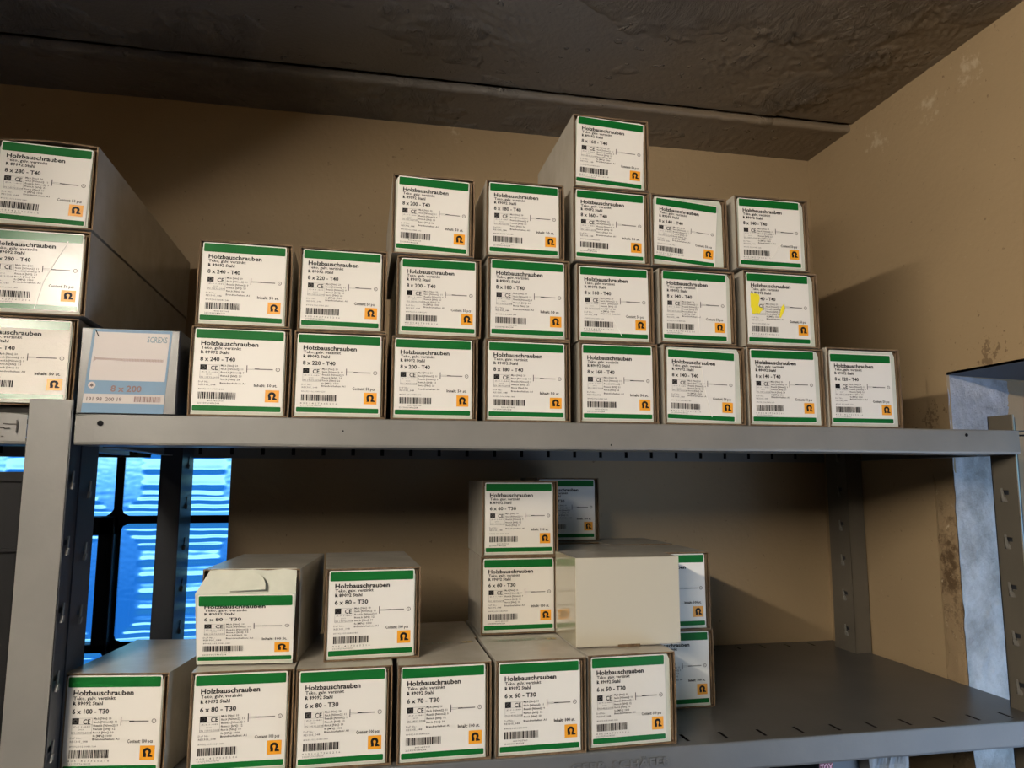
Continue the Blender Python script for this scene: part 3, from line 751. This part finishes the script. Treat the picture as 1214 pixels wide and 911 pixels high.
MCREASE = Mat('label_crease', rgb(226, 222, 214), .4).m
def crease(key, pts, wd=.0007):
    t_ = made[key]; stroke('label_crease', [LB(*p) for p in pts], wd, MCREASE, t_, .0007)
crease('8 x 160 box, second from the shelf in the four-high stack, creased label', [(.38, .52), (.44, .66), (.52, .82), (.60, .97)])
crease('8 x 140 box in the middle of the stack beside the four-high stack', [(.53, .14), (.54, .5), (.55, .9)])
crease('8 x 140 box at the bottom of its stack, label slanting down right', [(.52, .20), (.56, .55), (.66, .95)])
crease('8 x 140 box on top of the rightmost three-high stack', [(.68, .66), (.60, .80), (.48, .90)], .0005)
crease('middle box of the far left stack, 8 x 280, under clear tape with a crease', [(.86, .16), (.74, .40), (.62, .66), (.55, .98)])
# lower shelf ------------------------------------------------------
ZB = ZL+.0003; HL = .1025
Lw = [
 ('6 x 100 box, leftmost in the front row of the lower shelf', -.5015, -.3955, ZB, HL, 'c', '6 x 100 - T30', .165, .0340, D(-9), 0, 'n', {}),
 ('6 x 80 box in the front row, under the opened box', -.3740, -.2710, ZB, HL, 'c', '6 x 80 - T30', .185, .0130, D(-1), 0, 'n', {}),
 ('6 x 80 box in the front row, right below the closed 6 x 80 box', -.2685, -.1680, ZB, HL, 'c', '6 x 80 - T30', .185, .0060, 0, 0, 'n', {}),
 ('6 x 70 box in the front row, the only 6 x 70', -.1620, -.0600, ZB, HL, 'i', '6 x 70 - T30', .130, .0020, 0, 0, 'n', {}),
 ('6 x 60 box in the front row, bottom of the three 6 x 60 labels', -.0550, .0480, ZB, HL, 'i', '6 x 60 - T30', .130, .0010, 0, 0, 'n', {}),
 ('6 x 50 box at the right end of the front row', .0525, .1590, ZB, HL, 'c', '6 x 50 - T30', .120, .0060, D(1.5), 0, 'g', dict(lw=(.004, .012), side=.0012)),
 ('closed 6 x 80 box standing on the front row, right of the opened box', -.2420, -.1370, ZB+HL+.0004, .1000, 'c', '6 x 80 - T30', .190, .0300, D(2.5), 0, 'n', {}),
 ('6 x 60 box standing on the front row, lower one of the lit pair', -.0505, .0540, ZB+HL+.0004, .0985, 'i', '6 x 60 - T30', .112, .1390, 0, 0, 'n', {}),
 ('6 x 60 box on top, highest of the lit boxes on the lower shelf', -.0490, .0530, ZB+HL+.0995, .0985, 'i', '6 x 60 - T30', .130, .1380, 0, 0, 'n', {}),
 ('shaded box at the bottom of the right rear pair, on the shelf', .1640, .2680, ZB, .1010, 'i', '6 x 60 - T30', .120, .1300, 0, 0, 'n', {}),
 ('shaded box on top of the right rear pair, partly behind the blank box', .1610, .2645, ZB+.1012, .1030, 'i', '6 x 60 - T30', .116, .1280, 0, 0, 'n', {}),
 ('dim blue-shaded box high at the back, behind the lit pair', .0650, .1660, ZB+.2065, .0985, 'i', '6 x 60 - T30', .120, .3080, 0, 0, 'n', {}),
 ('unlit box behind the 6 x 70 box, only its top edge showing', -.1520, -.0570, ZB, .1020, 'i', '6 x 70 - T30', .110, .1335, 0, 0, 'n', {}),
 ('box behind the blank box, its bent lid showing above it', .0600, .1590, ZB+.1020, .1030, 'i', '6 x 60 - T30', .112, .1560, 0, 0, 'n', dict(bow=.0014)),
 ('rear box with a pale front edge, behind the right rear pair', .1640, .2640, ZB+.1020, .1030, 'i', '6 x 60 - T30', .120, .2500, 0, 0, 'n', {}),
 ('rear box carrying the dim blue-shaded box', .0580, .1590, ZB+.1020, .1035, 'i', '6 x 60 - T30', .150, .2900, 0, 0, 'n', {}),
]
for i, (lb, x0, x1, z0, h, kd, sz, L, y, rz, tl, fin, ex) in enumerate(Lw):
    made[lb] = screw_box(lb, x0, x1, z0, h, kd, sz, L, y, rz, tl, fin, seed=50+i, group=G2, **ex)
hid = [(-.0530, .0510, .1370, .118), (.0560, .1590, .1370, .118), (.0560, .1590, .2600, .118), (.1640, .2660, .2560, .120), (.0560, .1590, .3800, .080)]
for i, (x0, x1, y, L) in enumerate(hid):
    screw_box('bottom row box hidden behind the front row, carrying the upper ones', x0, x1, ZB, .1010, 'i', '6 x 60 - T30', L, y, seed=90+i, group='hidden bottom row boxes', lab=False)
# printed maker's name on the lids of two front boxes
def lid_print(t, w, h, yy):
    m = text_mesh([('REYHER', 0, .052, 0, .0085, .02, 2)])
    for v in m.vertices: v.co = (v.co.x, v.co.z, 0)
    m.materials.append(MGRF); o = bpy.data.objects.new('lid_print', m); COL.objects.link(o); o.parent = t; o.location = (.020, yy, h+.0004)
    b = MB(); b.poly([(0, 0, 0), (.005, 0, 0), (.005, .008, 0), (0, .008, 0)]); b.poly([(.007, 0, 0), (.012, 0, 0), (.012, .008, 0), (.007, .008, 0)]); b.obj('lid_logo', MORF, t, (.083, yy, h+.0004))
lid_print(made['6 x 60 box in the front row, bottom of the three 6 x 60 labels'], .103, HL, .098)
lid_print(made['6 x 70 box in the front row, the only 6 x 70'], .102, HL, .098)

# opened 6 x 80 box with bulging front
t = thing('opened_screw_box', 'opened 6 x 80 box with pushed-out front flap and torn tab', 'box', (-.3745, .0480, ZB+HL+.0006), D(-6), G2)
w, h = .1045, .1000
carton_body(t, w, h, .172, 0, .0006, seed=77)
b = MB(); fz = .076
yb, yt = -.008, -.016
b.prism([(.0005, yb, .001), (w-.0035, yb, .001), (w-.0010, yt, fz), (-.0025, yt, fz)], (0, .0012, 0)); b.obj('front_flap', MFL, t)
b = MB(); b.prism([(-.0025, yt, fz), (w-.0010, yt, fz), (w-.004, .001, h+.0005), (.0080, .001, h+.0005)], (0, .0006, -.0012)); b.obj('folded_lid_strip', MFL, t)
b = MB(); nn = 12                                          # raised half-round tab on the sloping strip
sl = Vector((0, .017, h-fz)); sl.normalize(); nrm = Vector((0, -sl.z, sl.y))
base = Vector((.034, yt+.0005, fz+.001))
pts = []
for i in range(nn+1):
    a = math.pi*i/nn; pts.append(base + Vector((.019-.019*math.cos(a), 0, 0)) + sl*(.021*math.sin(a)) + nrm*(.001+.004*math.sin(a*.5)**2))
b.prism([tuple(p) for p in pts], tuple(nrm*.002)); b.obj('torn_tab', MFL, t)
b = MB(); b.box((.0017, .010, .0017), (w-.0017, .0108, h-.0017)); b.box((w-.0050, -.004, .002), (w-.0040, .012, h-.010)); b.box((w-.0028, -.002, .002), (w-.0018, .012, h-.004)); b.obj('dust_flap', MKR, t)
slope = math.atan2(yb-yt, fz)
holder = add_label(t, .0020, w-.0105, .0060, .0755, -.0045, 'i', '6 x 80 - T30', 0, 'n', 'open')
holder.location = (.0006, yt-.0006, fz-.0010); holder.rotation_euler = (slope, 0, 0); holder.scale = (w-.0035, .001, .0710)
bd = [c for c in holder.children if c.name.startswith('green_band')][0]; bd.scale = (1, 1, 1.42); bd.location = (0, -.5, .004)

# blank turned-round box
t = thing('blank_carton', 'blank beige box turned round, glossy side mirroring the label beside it', 'box', (.0485, .0400, ZB+HL+.0012), D(0), G2)
k = Mat('smooth_beige_carton', rgb(178, 170, 152), .55, spec=.4); k.bump(k.noise(12, 3), .15, .002)
k2 = Mat('lacquered_carton_side', rgb(160, 152, 128), .25, spec=.6, coat=1.0, coat_r=.035)
b = MB(); w, h, L = .1325, .1045, .094; n = 4
b.prism([(0, 0, .001), (w, 0, .001), (w, 0, h), (0, 0, h)], (0, .0012, 0)); b.obj('blank_end', k.m, t, bevel=.0005)
b = MB(); b.box((0, .0012, 0), (.0014, L, h)); b.obj('glossy_side', k2.m, t)
b = MB(); b.box((w-.0014, .0012, 0), (w, L, h)); b.box((.0014, .0012, h-.0014), (w-.0014, L, h)); b.box((.0014, .0012, 0), (w-.0014, L, .0014)); b.box((.0014, L-.0014, .0014), (w-.0014, L, h-.0014)); b.obj('carton', MCART, t)
b = MB(); b.box((.052, -.0008, -.0008), (.080, .0004, .0022)); b.obj('flap_edge', MKR, t)

# pale blue box
t = thing('screw_box', 'pale blue and white 8 x 200 box left of the 8 x 240 boxes', 'box', (-.4995, .0015, .0004), 0, G1)
w, h, L = .098, .0915, .200
k = Mat('blue_grey_carton', rgb(30, 34, 44), .3, spec=.5); k.bump(k.noise(30, 3), .2, .002)
kf = Mat('taped_grey_carton', rgb(76, 75, 72), .35, spec=.5); kf.bump(kf.noise(40, 4), .3, .002)
b = MB(); b.box((0, .0015, 0), (w, L, h)); b.obj('carton', k.m, t, bevel=.0012)
b = MB(); b.box((.0008, .0003, .0006), (w-.0012, .0015, h-.0008)); b.obj('front_panel', kf.m, t, bevel=.0005)
MBLUE = label_mat('pale_blue_label', (84, 120, 148), .5, .2); MWH = label_mat('white_label_window', (176, 166, 160), .46, .3); MBR = Mat('brown_print', rgb(96, 58, 54), .45).m; MBD = Mat('dark_brown_print', rgb(58, 36, 34), .45).m
MTEAL = Mat('teal_print', rgb(60, 92, 104), .4).m; MSCRW = Mat('screw_print', rgb(122, 98, 90), .4).m
lx0, lx1, lz0, lz1 = .0055, .0850, .0010, .0900
lb = MB().prism([(0, 0, 0), (lx1-lx0, 0, 0), (lx1-lx0+.0045, 0, lz1-lz0), (.0060, 0, lz1-lz0)], (0, .0003, 0)).obj('label', MBLUE, t, (lx0, -.0001, lz0)); lwid = lx1-lx0; lh = lz1-lz0
def P2(u, v): return (.0060*(1-v)+u*(lwid-.0015*(1-v)*1.0) , lh*(1-v))
def quad(u0, v0, u1, v1, name, mat, y=-.0002):
    pts = [P2(u0, v1), P2(u1, v1), P2(u1, v0), P2(u0, v0)]
    return MB().poly([(p[0], y, p[1]) for p in pts]).obj(name, mat, lb)
quad(.035, .035, .975, .615, 'white_window', MWH); quad(0.002, .775, .995, .885, 'white_stripe', MWH)
def txt(items, name, mat, y=-.0004):
    m = text_mesh(items)
    for v in m.vertices:
        p = P2(v.co.x, -v.co.z); v.co = (p[0], y, p[1])
    m.materials.append(mat); o = bpy.data.objects.new(name, m); COL.objects.link(o); o.parent = lb; return o
txt([('SCREXS', .695, .950, .145, .072, .02, 2)], 'maker_name', MTEAL)
txt([('8 x 200', .32, .70, .745, .075, .03, 2)], 'size_print', MBR)
txt([('191 98  200 19', .045, .47, .858, .045, .015, 2)], 'article_number', MBD)
txt([('Inhalt', .88, .955, .70, .03, 0, 1), ('50 Stk', .885, .955, .735, .03, 0, 1), ('TX 40', .06, .13, .755, .022, 0, 1)], 'small_print', Mat('faint_blue_print', rgb(96, 120, 142), .4).m)
bb = MB()
for (u0, v0, u1, v1) in barcode(.625, .955, .80, .865, 99):
    pts = [P2(u0, v1), P2(u1, v1), P2(u1, v0), P2(u0, v0)]; bb.poly([(p[0], -.0004, p[1]) for p in pts])
bb.obj('barcode', MBR, lb)
bb = MB()                                                  # long screw picture: head, shank, threads
c = [P2(u, v) for u, v in ((.06, .325), (.095, .345), (.42, .350), (.42, .375), (.095, .370), (.06, .395))]; bb.poly([(p[0], -.0004, p[1]) for p in c])
for i in range(34):
    u = .42+.015*i; c = [P2(u, .352), P2(u+.010, .345), P2(u+.014, .376), P2(u+.004, .384)]; bb.poly([(p[0], -.0004, p[1]) for p in c])
bb.obj('screw_picture', MSCRW, lb)
cx, cz = P2(.085, .675)
bb = MB().poly([(cx+.0036*math.cos(a*math.pi/10), -.0004, cz+.0036*math.sin(a*math.pi/10)) for a in range(20)]); bb.obj('drive_badge', MWH, lb)
bb = MB().poly([(cx+(.0022 if a % 2 else .0013)*math.cos(a*math.pi/6), -.0007, cz+(.0022 if a % 2 else .0013)*math.sin(a*math.pi/6)) for a in range(12)]); bb.obj('drive_star', MBD, lb)
stroke('scratch', [(lwid*.11, lh*.985), (lwid*.15, lh*.91)], .0009, MDK, lb, -.0009)

# ------------------------------------------------------------------ neighbouring bay: dark crate below
t = thing('metal_crate', 'dark grey sheet metal crate in the neighbouring bay, left of the front upright', 'crate', (-1.05, .05, ZL-.0995))
b = MB(); b.box((0, 0, 0), (.49, .12, .405)); MCR = Mat('black_grey_paint', rgb(13, 13, 15), .6, spec=.2).m
b.obj('crate_body', MCR, t, bevel=.003)
b = MB(); b.box((-.004, -.004, .325), (.494, .0, .329)); b.box((-.004, -.004, .399), (.494, .124, .409)); b.obj('rim', MCR, t)
# things standing below the lower shelf, right part
t = thing('packaging_box', 'navy and red packaging box just showing under the lower shelf', 'box', (.372, .06, -.62))
b = MB(); b.box((0, 0, 0), (.058, .12, .205)); b.obj('carton', Mat('navy_print', rgb(40, 58, 78), .35).m, t, bevel=.001)
b = MB(); b.box((.001, -.0005, .185), (.020, 0, .2045)); b.obj('red_corner', Mat('dark_red_print', rgb(120, 20, 50), .35).m, t)
m = text_mesh([('TOX', 0, .018, 0, .0085, .04, 2)]); m.materials.append(Mat('pink_print', rgb(240, 170, 190), .4).m)
o = bpy.data.objects.new('printed_name', m); COL.objects.link(o); o.parent = t; o.location = (.002, -.0010, .187)
t = thing('plastic_bag', 'crumpled clear grey plastic bag under the lower shelf beside the navy box', 'bag', (.434, .05, -.62))
b = MB(); n = 14; hgt = .208
for j in range(n+1):
    for i in range(n+1):
        x = .058*i/n; z = hgt*j/n; b.v.append((x, .003*noise.noise((x*110, z*70, 3))-.004, z-(.004*abs(noise.noise((x*90, 0, 9))) if j == n else 0)))
nn = len(b.v)
for j in range(n+1):
    for i in range(n+1):
        x = .058*i/n; z = hgt*j/n; b.v.append((x, .05+.010*noise.noise((x*60, z*50, 8)), z))
q = n+1
for j in range(n):
    for i in range(n):
        a = j*q+i; b.f.append((a, a+1, a+q+1, a+q)); b.f.append((nn+a, nn+a+q, nn+a+q+1, nn+a+1)); b.mi += [0, 0]
for i in range(n):
    b.f.append((n*q+i, n*q+i+1, nn+n*q+i+1, nn+n*q+i)); b.f.append((i, nn+i, nn+i+1, i+1)); b.f.append((i*q, (i+1)*q, nn+(i+1)*q, nn+i*q)); b.f.append((i*q+n, nn+i*q+n, nn+(i+1)*q+n, (i+1)*q+n)); b.mi += [0]*4
b.obj('bag_film', Mat('grey_plastic_film', rgb(122, 126, 130), .35, spec=.5).m, t)
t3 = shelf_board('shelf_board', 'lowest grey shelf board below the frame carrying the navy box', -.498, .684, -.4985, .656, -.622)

# embossed maker's name on the lower lip
m = text_mesh([('GEBR. SCHÄFER', 0, .118, 0, .0085, .03, 2)])
m.materials.append(MST3); o = bpy.data.objects.new('embossed_name', m); COL.objects.link(o); o.parent = lo_s
o.location = (.030, -.0012, -.0185)
sm = o.modifiers.new('thickness', 'SOLIDIFY'); sm.thickness = .0010; sm.offset = 0

# ------------------------------------------------------------------ hanging fluorescent lamp (outside the frame, lights the room)
t = thing('fluorescent_lamp', 'hanging fluorescent tube lamp left of the camera, outside the frame', 'lamp', (-.76, -1.15, .30))
em = bpy.data.materials.new('lamp_tube'); em.use_nodes = True; et = em.node_tree; et.nodes.clear()
eo = et.nodes.new('ShaderNodeOutputMaterial'); ee = et.nodes.new('ShaderNodeEmission'); ee.inputs[0].default_value = (1, .90, .765, 1); ee.inputs[1].default_value = TUBE_STRENGTH
et.links.new(ee.outputs[0], eo.inputs[0])
b = MB(); n = 12; rr = .013
for e, y in enumerate((-.64, .60)):
    for i in range(n): b.v.append((rr*math.cos(2*math.pi*i/n), y, rr*math.sin(2*math.pi*i/n)))
for i in range(n): b.f.append((i, (i+1) % n, n+(i+1) % n, n+i)); b.mi.append(0)
b.f.append(tuple(range(n))); b.f.append(tuple(range(2*n-1, n-1, -1))); b.mi += [0, 0]
b.obj('tube', em, t)
b = MB(); b.box((-.062, -.65, .028), (.062, .65, .060)); b.obj('housing', Mat('lamp_housing', rgb(200, 198, 190), .4).m, t)
b = MB(); b.box((-.02, -.66, -.015), (.02, -.642, .028)); b.box((-.02, .602, -.015), (.02, .625, .030)); b.obj('tube_holder', Mat('holder_white', rgb(210, 208, 200), .5).m, t)
b = MB(); b.box((-.003, -.45, .060), (.003, -.444, .31)); b.box((-.003, .444, .060), (.003, .45, .31)); b.obj('hanger', MST, t)
